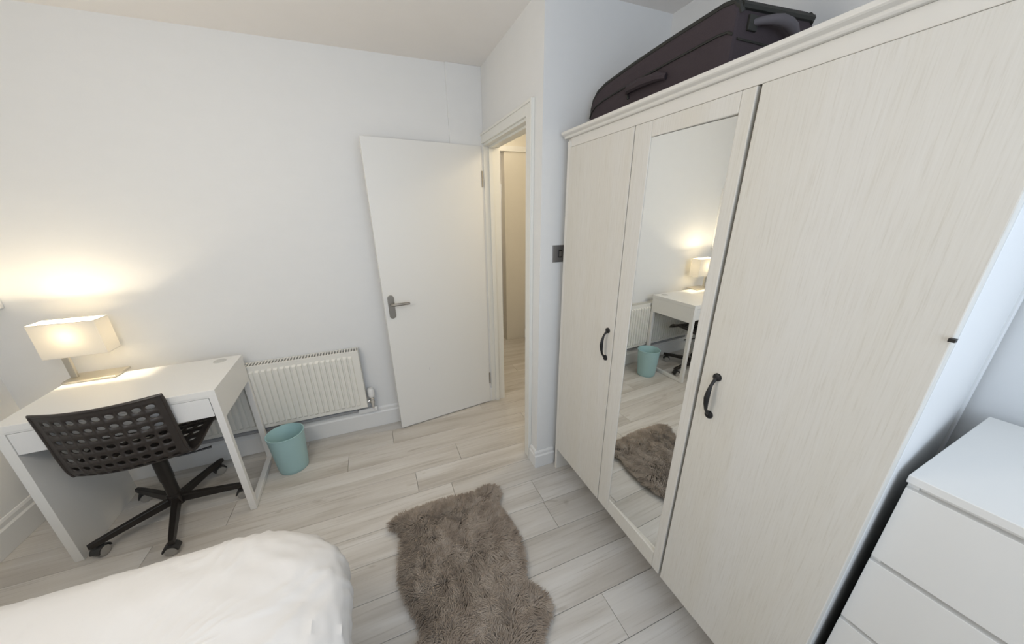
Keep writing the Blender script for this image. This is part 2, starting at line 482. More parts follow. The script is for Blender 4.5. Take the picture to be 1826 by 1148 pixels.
# cornice: stepped moulding running round the top
cp = [(WX - 0.001, 1.8615), (WX - 0.022, 1.8615), (WX - 0.026, 1.866), (WX - 0.026, 1.871), (WX - 0.038, 1.875), (WX - 0.042, 1.878), (WX - 0.042, 1.888), (WX + 0.02, 1.888), (WX + 0.02, 1.8505), (WX - 0.001, 1.8505)]
wb('cornice', B().prism(cp, 1, WY3 - 0.004, WY0 + 0.020), 'ward_trim', 0.0015)
wb('cornice_top', B().hexa([(WX + 0.02, WY3 - 0.002, 1.8505), (WD, WY3 + sk, 1.8505), (WD, WY0 + 0.02, 1.8505), (WX + 0.02, WY0 + 0.02, 1.8505)], [(WX + 0.02, WY3 - 0.002, 1.866), (WD, WY3 + sk, 1.866), (WD, WY0 + 0.02, 1.866), (WX + 0.02, WY0 + 0.02, 1.866)]), 'ward_trim', 0.0015)
wb('top_rail', B().box(WX - 0.012, WX - 0.0012, WY3 + 0.002, WY0 - 0.020, 1.825, 1.8612), 'ward_trim', 0.001)
# doors
DX0, DX1 = WX - 0.021, WX - 0.001
def pull(parent, y, zc):
    # bowed cast handle with two round feet, built on the door face
    hb = MB()
    x = DX0
    zs = [zc - 0.062, zc - 0.052, zc - 0.04, zc - 0.02, zc, zc + 0.02, zc + 0.04, zc + 0.052, zc + 0.062]
    dx = [0.004, 0.014, 0.022, 0.027, 0.029, 0.027, 0.022, 0.014, 0.004]
    rr = [0.0055, 0.0045, 0.0045, 0.0065, 0.0078, 0.0065, 0.0045, 0.0045, 0.0055]
    hb.tube([(x - d, y, z) for d, z in zip(dx, zs)], rr, 10)
    for z in (zc - 0.064, zc + 0.064):
        hb.lathe([(0.0, -0.009), (0.006, -0.009), (0.0115, -0.006), (0.0125, -0.001), (0.0125, 0.0)], (x, y, z), 'x', 18)
    h = hb.build('handle', M['black_metal'], parent, smooth=True, world=True)
    h['label'] = 'black bowed handle'
    return h
# left door with plain flat slab and an edge strip
d1 = wb('door', B().box(DX0, DX1, G1 + 0.002, WY0 - 0.026, ZB, ZT), 'ward')
pull(d1, -1.362 + 0.018 + 0.018, 1.003)
# mirror door: stiles, rails, recessed panel, mirror
ya, yb = G2 + 0.006, G1 - 0.002
mz0, mz1 = ZB + 0.078, ZT - 0.048
my0, my1 = ya + 0.036, yb - 0.078
md = B().box(DX0, DX1, ya, my0, ZB, ZT).box(DX0, DX1, my1, yb, ZB, ZT).box(DX0, DX1, my0, my1, ZB, mz0).box(DX0, DX1, my0, my1, mz1, ZT)
d2 = md.build('door', M['ward'], wr, bevel=0.0025, world=True)
d2['label'] = 'mirror door'
B().box(DX1 - 0.003, DX1, my0 + 0.001, my1 - 0.001, mz0 + 0.001, mz1 - 0.001).build('backing_panel', M['ward_side'], d2, world=True)
a_, b_m, tl = my0 + 0.0012, my1 - 0.0012, 0.0105
def mq(z): return [(DX0 + 0.0025 + tl, a_, z), (DX0 + 0.0040 + tl, a_, z), (DX0 + 0.0040, b_m, z), (DX0 + 0.0025, b_m, z)]
mi = B().hexa(mq(mz0 + 0.0012), mq(mz1 - 0.0012)).build('mirror', M['mirror'], d2, world=True)
mi['label'] = 'tall mirror pane'
d3 = wb('door', B().box(DX0, DX1, WY3 + 0.001, G2 - 0.004, ZB, ZT), 'ward')
pull(d3, -1.829, 1.021)
MB().box(-0.030, -0.021, WY3 - WY0 - 0.004, WY3 - WY0 + 0.004, 1.334, 1.340).build('bumper', M['black_metal'], wr)

# ------------------------------------------------------------------ suitcase lying on top of the wardrobe
SZ = 1.8665
sc = thing('suitcase', 'dark plum soft suitcase lying flat on top of the white wardrobe', 'suitcase', (0.40, -1.23, SZ))
def suit_section(y, h, x0, x1, r, n=8, dz=0.0):
    tilt = 0.055 * max(0.0, min(1.0, (-0.95 - y) / 0.6))
    pts = []
    for cx_, cz_, a0 in ((x1 - r, h - r, 0), (x0 + r, h - r, 90), (x0 + r * 0.6, r * 0.6, 180), (x1 - r * 0.6, r * 0.6, 270)):
        rr = r if a0 < 180 else r * 0.6
        for k in range(n):
            t = radians(a0 + 90.0 * k / (n - 1))
            pts.append((cx_ + rr * cos(t), y, cz_ + rr * sin(t) + dz))
    return [(x, y_, z * (1 + tilt * (x - x0) / h)) for x, y_, z in pts]
ys = [-1.585, -1.583, -1.572, -1.54, -1.48, -1.38, -1.28, -1.18, -1.08, -1.02, -0.965, -0.935, -0.915, -0.905, -0.902]
hs = [0.196, 0.210, 0.222, 0.226, 0.224, 0.219, 0.213, 0.207, 0.199, 0.193, 0.180, 0.158, 0.128, 0.100, 0.078]
xi = [0.014, 0.006, 0.001, 0, 0, -0.002, -0.003, -0.002, 0, 0, 0.002, 0.004, 0.010, 0.016, 0.024]
rings = []
for y, h, i_ in zip(ys, hs, xi):
    rings.append([(x - 0.40, y_ + 1.23, z) for x, y_, z in suit_section(y, h, 0.215 + i_, 0.555 - i_, 0.026)])
sb = MB().grid(rings, closed=True)
n_ = len(rings[0])
sb.add(rings[0], [tuple(range(n_))]); sb.add(rings[-1], [tuple(range(n_))])
sbo = sb.build('body', M['suit'], sc, smooth=True)
# piping along the upper rim
def rim(x, zoff, j0=0, j1=None):
    out = []
    for y, h, i_ in list(zip(ys, hs, xi))[j0:j1]:
        out.append((x + (i_ if x < 0.4 else -i_) - 0.40, y + 1.23, h + zoff + (0.055 * max(0.0, min(1.0, (-0.95 - y) / 0.6)) * 0.33 if x > 0.4 else 0.0)))
    return out
pp = MB()
pp.tube(rim(0.224, -0.007), 0.008, 8)
pp.tube(rim(0.547, -0.007), 0.008, 8)
pp.tube([(x - 0.40, -1.584 + 1.23, 0.203 + 0.05 * (x - 0.215)) for x in np.linspace(0.232, 0.54, 6)], 0.010, 8)
pp.build('piping', M['suit_trim'], sc, smooth=True)['label'] = 'black piping along the edge'
zp = MB().tube([(0.213 - 0.40 + i_, y + 1.23, h * 0.66) for y, h, i_ in list(zip(ys, hs, xi))[1:-2]], 0.0035, 6)
zp.tube([(0.213 - 0.40 + i_, y + 1.23, h * 0.30) for y, h, i_ in list(zip(ys, hs, xi))[1:-2]], 0.0022, 6)
zp.tube([(x - 0.40, -1.586 + 1.23, 0.130) for x in np.linspace(0.235, 0.54, 6)], 0.003, 6)
zp.build('zip', M['suit_trim'], sc, smooth=True)
# padded side handle on the long face
sh = MB()
hp = [(0.205 - 0.40, y + 1.23, z) for y, z in ((-1.18, 0.112), (-1.20, 0.116), (-1.27, 0.116), (-1.34, 0.112), (-1.37, 0.106))]
hp = [(p[0] - d, p[1], p[2]) for p, d in zip(hp, (0, 0.012, 0.016, 0.012, 0))]
sh.tube(hp, [0.010, 0.014, 0.015, 0.014, 0.010], 8)
sh.build('side_handle', M['suit'], sc, smooth=True)
fs = MB().tube([(0.211 - 0.40, -1.183 + 1.23, 0.090), (0.203 - 0.40, -1.178 + 1.23, 0.114), (0.211 - 0.40, -1.18 + 1.23, 0.138)], 0.005, 6)
fs.build('handle_anchor', M['suit_trim'], sc, smooth=True)
# carry handle on the short end
ch = MB()
xs = np.linspace(0.285, 0.49, 9)
ch.tube([(x - 0.40, -1.586 - 0.032 * sin(pi * k / 8) + 1.23, 0.172 + 0.012 * sin(pi * k / 8) - 0.04 * (k / 8) ** 2) for k, x in enumerate(xs)], [0.008, 0.010, 0.012, 0.014, 0.014, 0.014, 0.012, 0.010, 0.008], 10)
ch.build('carry_handle', M['suit_grip'], sc, smooth=True)['label'] = 'grey webbing carry handle'
for x in (0.283, 0.492):
    ca = MB().box(x - 0.40 - 0.018, x - 0.40 + 0.018, -1.592 + 1.23, -1.582 + 1.23, 0.115 if x > 0.4 else 0.152, 0.188 if x < 0.4 else 0.160)
    ca.build('handle_anchor', M['suit_trim'], sc, bevel=0.002)
tg = MB().box(0.235 - 0.40, 0.275 - 0.40, -1.589 + 1.23, -1.583 + 1.23, 0.035, 0.085)
tg.build('foot_guard', M['suit_grip'], sc, bevel=0.003)

# ------------------------------------------------------------------ chest of drawers
CX, CY, CZ = 0.158, -2.214, 1.0385
cw, cdp = 0.80, 0.468
cs = thing('chest_of_drawers', 'white four-drawer chest standing close beside the wardrobe', 'chest of drawers', (CX, CY, 0), radians(2.6))
MB().box(0.0, cdp, -cw, 0.0, CZ - 0.018, CZ).build('top_panel', M['chest_lam'], cs, bevel=0.0015)
MB().box(0.012, cdp, -0.018, -0.002, 0, CZ - 0.018).build('side_panel', M['chest_lam'], cs, bevel=0.001)
MB().box(0.012, cdp, -cw + 0.002, -cw + 0.018, 0, CZ - 0.018).build('side_panel', M['chest_lam'], cs, bevel=0.001)
MB().box(cdp - 0.006, cdp, -cw + 0.018, -0.018, 0.02, CZ - 0.018).build('back_panel', M['chest_lam'], cs)
MB().box(0.03, 0.05, -cw + 0.018, -0.018, 0.0, 0.06).build('plinth', M['chest_lam'], cs)
zz = [(0.812, 1.008), (0.606, 0.800), (0.400, 0.594), (0.070, 0.388)]
for a, b in zz:
    d = MB().box(0.001, 0.018, -cw + 0.003, -0.003, a, b).build('drawer', M['chest_lam'], cs, bevel=0.001)
    MB().box(0.018, 0.032, -cw + 0.018, -0.018, a + 0.02, b + 0.0115).build('rail', M['chest_lam'], d)

# ------------------------------------------------------------------ radiator
rx0, rx1, rz0, rz1 = -2.28, -0.985, 0.222, 0.672
rad = thing('radiator', 'cream white ribbed panel radiator fixed to the wall behind the desk', 'radiator', (rx1, 0, rz0))
yf = -0.083
prof = []       # front sheet corrugation
pitch_ = 0.0335
x = rx0 + 0.018
top = []
while x + pitch_ < rx1 - 0.012:
    top += [(x, 0.0), (x + 0.0035, -0.0105), (x + 0.0225, -0.0105), (x + 0.026, 0.0)]
    x += pitch_
xsx = [(rx0, 0.0)] + top + [(rx1, 0.0)]
pb = MB()
za, zb_, zc_, zd = rz0, rz0 + 0.035, rz1 - 0.045, rz1 - 0.006
rows = [(za, 0.0), (zb_ - 0.012, 0.0), (zb_, 1.0), (zc_, 1.0), (zc_ + 0.012, 0.0), (zd, 0.0)]
pb.grid([[(px_, yf + d * fx, z) for px_, d in xsx] for z, fx in rows])
pb.build('front_panel', M['radiator'], rad, world=True)['label'] = 'ribbed front sheet'
MB().box(rx0, rx1 - 0.003, -0.050, -0.014, rz0 + 0.01, rz1 - 0.05).build('convector', M['grille_dark'], rad, world=True)
sd = MB().box(rx1 - 0.003, rx1, yf, -0.012, rz0 + 0.012, rz1).box(rx0, rx0 + 0.003, yf, -0.012, rz0 + 0.012, rz1)
sd.box(rx0, rx1, yf - 0.001, yf + 0.005, rz1 - 0.012, rz1 + 0.001).box(rx0, rx1, -0.018, -0.012, rz1 - 0.02, rz1 + 0.001)
sd.build('side_cover', M['radiator'], rad, bevel=0.001, world=True)
gr = MB()
x = rx0 + 0.004
while x < rx1 - 0.006:
    gr.box(x, x + 0.0065, yf + 0.005, -0.018, rz1 - 0.006, rz1)
    x += 0.0172
g_ = gr.build('top_grille', M['radiator'], rad, world=True)
vx, vy = -0.951, -0.048
MB().lathe([(0.0, 0.352), (0.016, 0.352), (0.0225, 0.344), (0.0245, 0.30), (0.021, 0.286), (0.016, 0.281), (0.0, 0.281)], (vx, vy, 0), 'z', 20).build('valve_head', M['skirt'], rad, smooth=True, world=True)['label'] = 'white valve head'
MB().lathe([(0.015, 0.284), (0.015, 0.262), (0.019, 0.26), (0.019, 0.236), (0.013, 0.232), (0.011, 0.19)], (vx, vy, 0), 'z', 16).tube([(vx, vy, 0.25), (rx1 + 0.001, vy, 0.25)], [0.011, 0.010], 12).build('valve_body', M['chrome'], rad, smooth=True, world=True)['label'] = 'chrome valve body'
MB().box(-1.06, -0.925, -0.040, -0.0185, 0.150, 0.184).box(-0.945, -0.925, -0.058, -0.040, 0.166, 0.196).build('pipe_cover', M['skirt'], rad, bevel=0.003, world=True)['label'] = 'white pipework cover'
MB().tube([(-2.30, -0.036, 0.186), (-1.6, -0.036, 0.186), (-1.061, -0.036, 0.186)], 0.016, 12).build('band', M['band'], rad, smooth=True, world=True)['label'] = 'grey band under the panel'  # mid-grey band along the skirting top, built as a tube

# ------------------------------------------------------------------ desk
DZ = 0.763
dx0, dx1, dy0, dy1 = -2.352, -1.620, -0.568, -0.0985
dk = thing('desk', 'small white desk with one drawer in front of the radiator', 'desk', (-2.0, -0.32, 0))
def D(name, mb, m='white_lam', bevel=0.0015, **k): return mb.build(name, M[m], dk, bevel=bevel, world=True, **k)
D('desktop', B().box(dx0, dx1, dy0, dy1, DZ - 0.030, DZ))
D('left_panel', B().box(dx0 + 0.002, dx0 + 0.036, dy0 + 0.001, dy1 - 0.001, 0, DZ - 0.030))
D('right_apron', B().box(dx1 - 0.020, dx1 - 0.001, dy0 + 0.030, dy1 - 0.002, DZ - 0.168, DZ - 0.030))
D('back_apron', B().box(dx0 + 0.036, dx1 - 0.020, dy1 - 0.016, dy1 - 0.002, DZ - 0.168, DZ - 0.030))
fr = B().box(dx1 - 0.030, dx1, dy0, dy0 + 0.030, 0.030, DZ - 0.030)
D('leg', fr, 'white_metal')
D('leg', B().box(dx1 - 0.030, dx1, dy1 - 0.030, dy1, 0.030, DZ - 0.168), 'white_metal')
D('foot_bar', B().box(dx1 - 0.030, dx1, dy0, dy1, 0.002, 0.030), 'white_metal')
D('front_rail', B().box(dx0 + 0.036, dx1 - 0.030, dy0 + 0.002, dy0 + 0.020, DZ - 0.038, DZ - 0.030), 'white_lam', 0)
dr = D('drawer', B().box(dx0 + 0.039, dx1 - 0.033, dy0 + 0.002, dy0 + 0.020, DZ - 0.142, DZ - 0.0405), 'drawer_lam')
MB().box(dx0 + 0.06, dx1 - 0.055, dy0 + 0.020, dy1 - 0.05, DZ - 0.135, DZ - 0.128).box(dx0 + 0.06, dx0 + 0.07, dy0 + 0.020, dy1 - 0.05, DZ - 0.128, DZ - 0.06).box(dx1 - 0.065, dx1 - 0.055, dy0 + 0.020, dy1 - 0.05, DZ - 0.128, DZ - 0.06).build('drawer_box', M['white_lam'], dr, world=True)
cc = B().lathe([(0.0, 0.004), (0.022, 0.004), (0.029, 0.003), (0.031, 0.0), (0.0, 0.0)], (dx1 - 0.090, dy1 - 0.060, DZ), 'z', 28)
D('cable_cover', cc, 'grey_plastic', 0, smooth=True)['label'] = 'round pale grey cable cover'

rd = radians(2.35)
ox, oy = -2.0 - dx1, -0.32 - dy1
dk.location = (dx1 + ox * cos(rd) - oy * sin(rd), dy1 + ox * sin(rd) + oy * cos(rd), 0)
dk.rotation_euler = (0, 0, rd)
# ------------------------------------------------------------------ desk lamp
lp = thing('desk_lamp', 'lit table lamp with rectangular cream shade on the white desk', 'table lamp', (-2.246, -0.132, DZ + 0.0005), radians(0.5))
bpts = [(-0.104, -0.062), (0.100, -0.062), (0.104, 0.0), (0.104, 0.062), (-0.104, 0.062)]
MB().prism(bpts, 2, 0.0, 0.011).build('base', M['nickel'], lp, bevel=0.002)['label'] = 'satin metal base plate'
MB().box(-0.096, -0.070, -0.008, 0.008, 0.011, 0.21).build('post', M['nickel'], lp, bevel=0.002)['label'] = 'flat metal post'
sx0, sx1, sy0, sy1, sz0, sz1 = -0.130, 0.110, -0.052, 0.050, 0.138, 0.312
MB().box(-0.085, -0.026, -0.004, 0.014, 0.194, 0.201).lathe([(0.013, 0.192), (0.013, 0.203)], (-0.013, 0.005, 0), 'z', 16).build('socket', M['nickel'], lp)
sm = MB()
t_ = 0.0015
for (a, b, c, d) in ((sx0, sx1, sy0, sy0 + t_), (sx0, sx1, sy1 - t_, sy1), (sx0, sx0 + t_, sy0 + t_, sy1 - t_), (sx1 - t_, sx1, sy0 + t_, sy1 - t_)):
    sm.box(a, b, c, d, sz0, sz1)
# single skin so that light passes once
sm = MB()
c4 = [(sx0, sy0), (sx1, sy0), (sx1, sy1), (sx0, sy1)]
sm.grid([[(x, y, sz0) for x, y in c4], [(x, y, sz1) for x, y in c4]], closed=True)
sho = sm.build('lamp_shade', M['shade'], lp); sho['label'] = 'rectangular cream fabric shade'
rm = MB()
for z in (sz0, sz1):
    rm = MB()
    pth = [(sx0, sy0, z), (sx1, sy0, z), (sx1, sy1, z), (sx0, sy1, z), (sx0, sy0, z)]
    for a, b in zip(pth, pth[1:]): rm.tube([a, b], 0.0018, 6)
    rm.build('shade_rim', M['shade'], lp)
MB().lathe([(0.0, 0.222), (0.010, 0.221), (0.016, 0.214), (0.0165, 0.208), (0.013, 0.203), (0.0, 0.203)], (-0.013, 0.005, 0), 'z', 20).build('bulb', M['bulb'], lp, smooth=True)
bl = light('lamp_bulb_light', 'POINT', (-0.013, 0.005, 0.243), 8.5, (1.0, 0.84, 0.58), 0.02)
bl.parent = lp

# ------------------------------------------------------------------ swivel chair
HXc, HYc = -1.985, -0.430
chr_ = thing('swivel_chair', 'black perforated plastic swivel chair pushed under the white desk', 'office chair', (HXc, HYc, 0), radians(1.5))
# profile from seat front lip to back top (local y forward = towards desk, z up)
prof = [(0.190, 0.425), (0.170, 0.452), (0.135, 0.462), (0.05, 0.460), (-0.04, 0.448), (-0.11, 0.440), (-0.155, 0.446), (-0.183, 0.468), (-0.197, 0.510), (-0.205, 0.59), (-0.210, 0.67), (-0.214, 0.73), (-0.219, 0.786), (-0.220, 0.798)]
L_ = [0.0]
for a, b in zip(prof, prof[1:]): L_.append(L_[-1] + math.dist(a, b))
def shell(u, s):
    # u in [-1,1] across, s arc length
    s = min(max(s, 0), L_[-1])
    i = 0
    while i < len(L_) - 2 and L_[i + 1] < s: i += 1
    t = (s - L_[i]) / (L_[i + 1] - L_[i])
    p0, p1 = prof[max(i - 1, 0)], prof[i]; p2, p3 = prof[i + 1], prof[min(i + 2, len(prof) - 1)]
    def cr(k): return 0.5 * (2 * p1[k] + (p2[k] - p0[k]) * t + (2 * p0[k] - 5 * p1[k] + 4 * p2[k] - p3[k]) * t * t + (3 * p1[k] - p0[k] - 3 * p2[k] + p3[k]) * t ** 3)
    y, z = cr(0), cr(1)
    back = min(max((s - 0.27) / 0.14, 0), 1)
    back = back * back * (3 - 2 * back)
    hw = 0.207 + 0.026 * (1 - back)
    y += back * (0.050 * u * u - 0.012)           # sides of the back wrap forward
    z += (1 - back) * (0.016 * u * u)             # seat slightly dished
    return (hw * u - 0.007 * (1 - back), y, z)
MU, MS = 0.115, 0.033
S1 = L_[-1]
sh_ = MB()
vid = {}
def sv(u, s):
    k = (round(u, 5), round(s, 5))
    if k not in vid:
        vid[k] = len(sh_.v); sh_.v.append(shell(u, s))
    return vid[k]
NC = 9
rows_s = [0.045 + 0.0535 * i for i in range(4)] + [0.405 + 0.0415 * 0 + 0.0475 * i for i in range(7)]
u_edges = list(np.linspace(-1 + MU, 1 - MU, NC + 1))
cellh = 0.045
bands = []
s = 0.0
row_bands = [(r0, r0 + 0.0535) for r0 in (0.05, 0.1035, 0.157, 0.2105)]
bs0 = 0.375; nb = 7; hbk = (S1 - 0.022 - bs0) / nb
row_bands += [(bs0 + i * hbk, bs0 + (i + 1) * hbk) for i in range(nb)]
cuts = sorted(set([0.0, 0.015, 0.03, 0.05] + [round(a, 5) for rb in row_bands for a in rb] + list(np.round(np.linspace(0.264, bs0, 8), 5)) + [S1 - 0.01, S1]))
NS = 4
u_solid = [-1, -1 + MU * 0.5] + u_edges + [1 - MU * 0.5, 1]
isrow = lambda a, b: any(abs(a - r0) < 1e-3 and abs(b - r1) < 1e-3 for r0, r1 in row_bands)
for a, b in zip(cuts, cuts[1:]):
    if b - a < 1e-4: continue
    hole = isrow(a, b)
    for j in range(len(u_solid) - 1):
        u0, u1 = u_solid[j], u_solid[j + 1]
        inner = 2 <= j < len(u_solid) - 3
        # boundary of the cell, NS points per side
        def side(p, q): return [(p[0] + (q[0] - p[0]) * k / NS, p[1] + (q[1] - p[1]) * k / NS) for k in range(NS)]
        ring = side((u0, a), (u1, a)) + side((u1, a), (u1, b)) + side((u1, b), (u0, b)) + side((u0, b), (u0, a))
        ids = [sv(*p) for p in ring]
        if hole and inner or (hole and j in (1 + 0, len(u_solid) - 3) and False):
            cu, cs_ = (u0 + u1) / 2, (a + b) / 2
            ru, rs = 0.0142 / 0.205, 0.0116
            inn = []
            for k, p in enumerate(ring):
                t = math.atan2((p[1] - cs_) / ((b - a) / 2), (p[0] - cu) / ((u1 - u0) / 2))
                inn.append(sv(cu + ru * cos(t), cs_ + rs * sin(t)))
            n = len(ring)
            for k in range(n):
                sh_.f.append((ids[k], ids[(k + 1) % n], inn[(k + 1) % n], inn[k]))
        else:
            # fan to the centre
            c = sv((u0 + u1) / 2, (a + b) / 2)
            n = len(ids)
            for k in range(n): sh_.f.append((ids[k], ids[(k + 1) % n], c))
so = sh_.build('seat_shell', M['chair'], chr_, smooth=True)
so['label'] = 'perforated one-piece seat and backrest'
md_ = so.modifiers.new('solid', 'SOLIDIFY'); md_.thickness = 0.006; md_.offset = 0
# rolled rim around the shell edge
rim_pts = [shell(-1, s_) for s_ in np.linspace(0, S1, 40)] + [shell(u, S1) for u in np.linspace(-0.9, 0.9, 16)] + [shell(1, s_) for s_ in np.linspace(S1, 0, 40)] + [shell(u, 0) for u in np.linspace(0.9, -0.9, 16)]
rim_pts.append(rim_pts[0])
MB().tube(rim_pts, 0.0075, 8).build('shell_rim', M['chair'], chr_, smooth=True)
MB().box(-0.085, 0.085, -0.12, 0.10, 0.425, 0.450).box(-0.045, 0.045, -0.08, 0.05, 0.395, 0.425).build('seat_bracket', M['chair_metal'], chr_, bevel=0.006)
MB().tube([(0.03, -0.02, 0.392), (0.09, -0.015, 0.368), (0.15, 0.0, 0.362), (0.215, 0.02, 0.358)], [0.006, 0.006, 0.006, 0.0085], 8, 0.7).build('lever', M['chair_metal'], chr_, smooth=True)
MB().lathe([(0.0, 0.072), (0.034, 0.072), (0.036, 0.10), (0.034, 0.135), (0.0265, 0.14), (0.0265, 0.235), (0.030, 0.237), (0.030, 0.395), (0.0, 0.395)], (0, 0, 0), 'z', 24).build('gas_column', M['chair_metal'], chr_, smooth=True)
R_ = 0.302
for k in range(5):
    a = radians(214 + 72 * k)
    ca_, sa_ = cos(a), sin(a)
    def P(r, off, z): return (ca_ * r - sa_ * off, sa_ * r + ca_ * off, z)
    lg = MB()
    w0, w1 = 0.019, 0.015
    st = [(0.02, w0, 0.082, 0.122), (0.15, w0 * 0.95, 0.079, 0.112), (R_ - 0.01, w1, 0.072, 0.098), (R_ + 0.02, w1 * 0.8, 0.072, 0.094)]
    lg.grid([[P(r, -w, z0), P(r, w, z0), P(r, w * 0.7, z1), P(r, -w * 0.7, z1)] for r, w, z0, z1 in st], closed=True)
    lg.add([P(st[0][0], -st[0][1], st[0][2]), P(st[0][0], st[0][1], st[0][2]), P(st[0][0], st[0][1] * .7, st[0][3]), P(st[0][0], -st[0][1] * .7, st[0][3])], [(0, 1, 2, 3)])
    lg.add([P(st[3][0], -st[3][1], st[3][2]), P(st[3][0], st[3][1], st[3][2]), P(st[3][0], st[3][1] * .7, st[3][3]), P(st[3][0], -st[3][1] * .7, st[3][3])], [(0, 1, 2, 3)])
    lg.build('leg', M['chair_metal'], chr_, bevel=0.003)
    # caster: hood with two wheels, swivelled at its own angle
    b = a + radians((40, 75, 4, -30, 60)[k])
    px_, py_, _ = P(R_, 0, 0)
    cb, sb_ = cos(b), sin(b)
    def Q(x, y, z): return (px_ + cb * x - sb_ * y, py_ + sb_ * x + cb * y, z)
    hood = []
    arc = [radians(t) for t in range(0, 181, 20)]
    outl = [(0.029 * cos(t) - 0.012, 0.028 + 0.029 * sin(t)) for t in arc]
    cm = MB().hexa([Q(x, -0.005, z) for x, z in outl], [Q(x, 0.005, z) for x, z in outl])
    ou2 = [(0.032 * cos(t) - 0.012, 0.030 + 0.032 * sin(t)) for t in arc] + [(0.026 * cos(t) - 0.012, 0.030 + 0.026 * sin(t)) for t in reversed(arc)]
    nn = len(arc)
    for i in range(nn - 1):
        q = [ou2[i], ou2[i + 1], ou2[2 * nn - 2 - i], ou2[2 * nn - 1 - i]]
        cm.hexa([Q(x, -0.021, z) for x, z in q], [Q(x, 0.021, z) for x, z in q])
    cm.tube([Q(0.0, 0, 0.055), (px_, py_, 0.076)], 0.007, 8)
    cst = cm.build('caster', M['wheel'], chr_)
    for sgn in (-1, 1):
        wm = MB()
        n = 20
        prof_w = [(0.010, 0.0195), (0.018, 0.0205), (0.0245, 0.018), (0.0245, 0.007)]
        vs = []
        for rr_, off in prof_w:
            for q in range(n):
                t = 2 * pi * q / n
                vs.append(Q(-0.012 + rr_ * cos(t), sgn * off, 0.0255 + rr_ * sin(t)))
        fs_ = [(i * n + q, i * n + (q + 1) % n, (i + 1) * n + (q + 1) % n, (i + 1) * n + q) for i in range(3) for q in range(n)]
        fs_ += [tuple(range(n)), tuple(range(3 * n, 4 * n))]
        wm.add(vs, fs_).build('wheel', M['wheel_rim'], cst, smooth=True)['label'] = 'grey-treaded wheel'

# ------------------------------------------------------------------ waste bin
wb_ = thing('waste_bin', 'pale blue plastic waste bin on the floor beside the desk leg', 'waste bin', (-1.468, -0.268, 0))
r0b, r1b, hb_ = 0.082, 0.104, 0.268
MB().lathe([(0.0, 0.0), (r0b - 0.003, 0.0), (r0b, 0.003), (r0b + 0.004, 0.03), (r1b - 0.001, hb_ - 0.004), (r1b, hb_), (r1b - 0.003, hb_), (r1b - 0.005, hb_ - 0.004), (r0b - 0.001, 0.008), (0.0, 0.008)], (0, 0, 0), 'z', 48, 1.0, 0.98).build('bin_body', M['bin'], wb_, smooth=True)
MB().lathe([(r1b - 0.0005, hb_ - 0.006), (r1b + 0.0015, hb_ - 0.003), (r1b + 0.001, hb_ + 0.001), (r1b - 0.0035, hb_ + 0.001), (r1b - 0.004, hb_ - 0.003), (r1b - 0.0005, hb_ - 0.006)], (0, 0, 0), 'z', 48, 1.0, 0.98, False).build('rim', M['bin'], wb_, smooth=True)

# ------------------------------------------------------------------ bed
bed = thing('bed', 'bed under a plain white duvet beside the brown sheepskin', 'bed', (-1.8, -2.2, 0))
bx0, bx1, by0, by1 = -2.66, -0.985, -3.2, -1.272
MB().box(bx0 + 0.03, bx1 - 0.22, by0 + 0.02, by1 - 0.19, 0.03, 0.30).build('base', M['bedbase'], bed, bevel=0.02, world=True)
for x in (bx0 + 0.12, bx1 - 0.30):
    for y in (by0 + 0.12, by1 - 0.30):
        MB().lathe([(0.02, 0.0), (0.026, 0.03)], (x, y, 0), 'z', 14).build('leg', M['chair_metal'], bed, world=True)
MB().box(bx0 + 0.02, bx1 - 0.16, by0 + 0.01, by1 - 0.13, 0.30, 0.47).build('mattress', M['mattress'], bed, bevel=0.04, seg=3, world=True)
def rrect(d, rad_, ns=110, nc=50):
    x0, x1, y0, y1 = bx0 + d, bx1 - d, by0 + d, by1 - d
    r = max(rad_ - d * 0.85, 0.015)
    r = min(r, (x1 - x0) / 2 - 1e-3, (y1 - y0) / 2 - 1e-3)
    out = []
    for cx_, cy_, a0, p, q in ((x1 - r, y1 - r, 0, None, None), (x0 + r, y1 - r, 90, None, None), (x0 + r, y0 + r, 180, None, None), (x1 - r, y0 + r, 270, None, None)):
        for k in range(nc):
            t = radians(a0 + 90 * k / nc)
            out.append((cx_ + r * cos(t), cy_ + r * sin(t), t))
        e = (cx_ + r * cos(radians(a0 + 90)), cy_ + r * sin(radians(a0 + 90)))
        if a0 == 0: f_ = (x0 + r, y1)
        elif a0 == 90: f_ = (x0, y0 + r)
        elif a0 == 180: f_ = (x1 - r, y0)
        else: f_ = (x1, y1 - r)
        for k in range(ns):
            s_ = k / ns
            out.append((e[0] + (f_[0] - e[0]) * s_, e[1] + (f_[1] - e[1]) * s_, radians(a0 + 90)))
    return out
dprof = [(0.150, 0.100), (0.125, 0.105), (0.115, 0.13), (0.098, 0.18), (0.078, 0.24), (0.058, 0.30), (0.038, 0.36), (0.020, 0.41), (0.010, 0.45), (0.012, 0.490), (0.026, 0.520), (0.052, 0.542), (0.085, 0.558), (0.125, 0.567), (0.17, 0.571), (0.22, 0.573), (0.28, 0.574), (0.35, 0.574), (0.42, 0.574), (0.50, 0.573), (0.58, 0.572), (0.66, 0.571), (0.74, 0.57), (0.80, 0.57)]
rings = []
def dense(P, n):
    out = []
    for i in range(len(P) - 1):
        for j in range(n):
            t = j / n
            out.append((P[i][0] + (P[i + 1][0] - P[i][0]) * t, P[i][1] + (P[i + 1][1] - P[i][1]) * t))
    return out + [P[-1]]
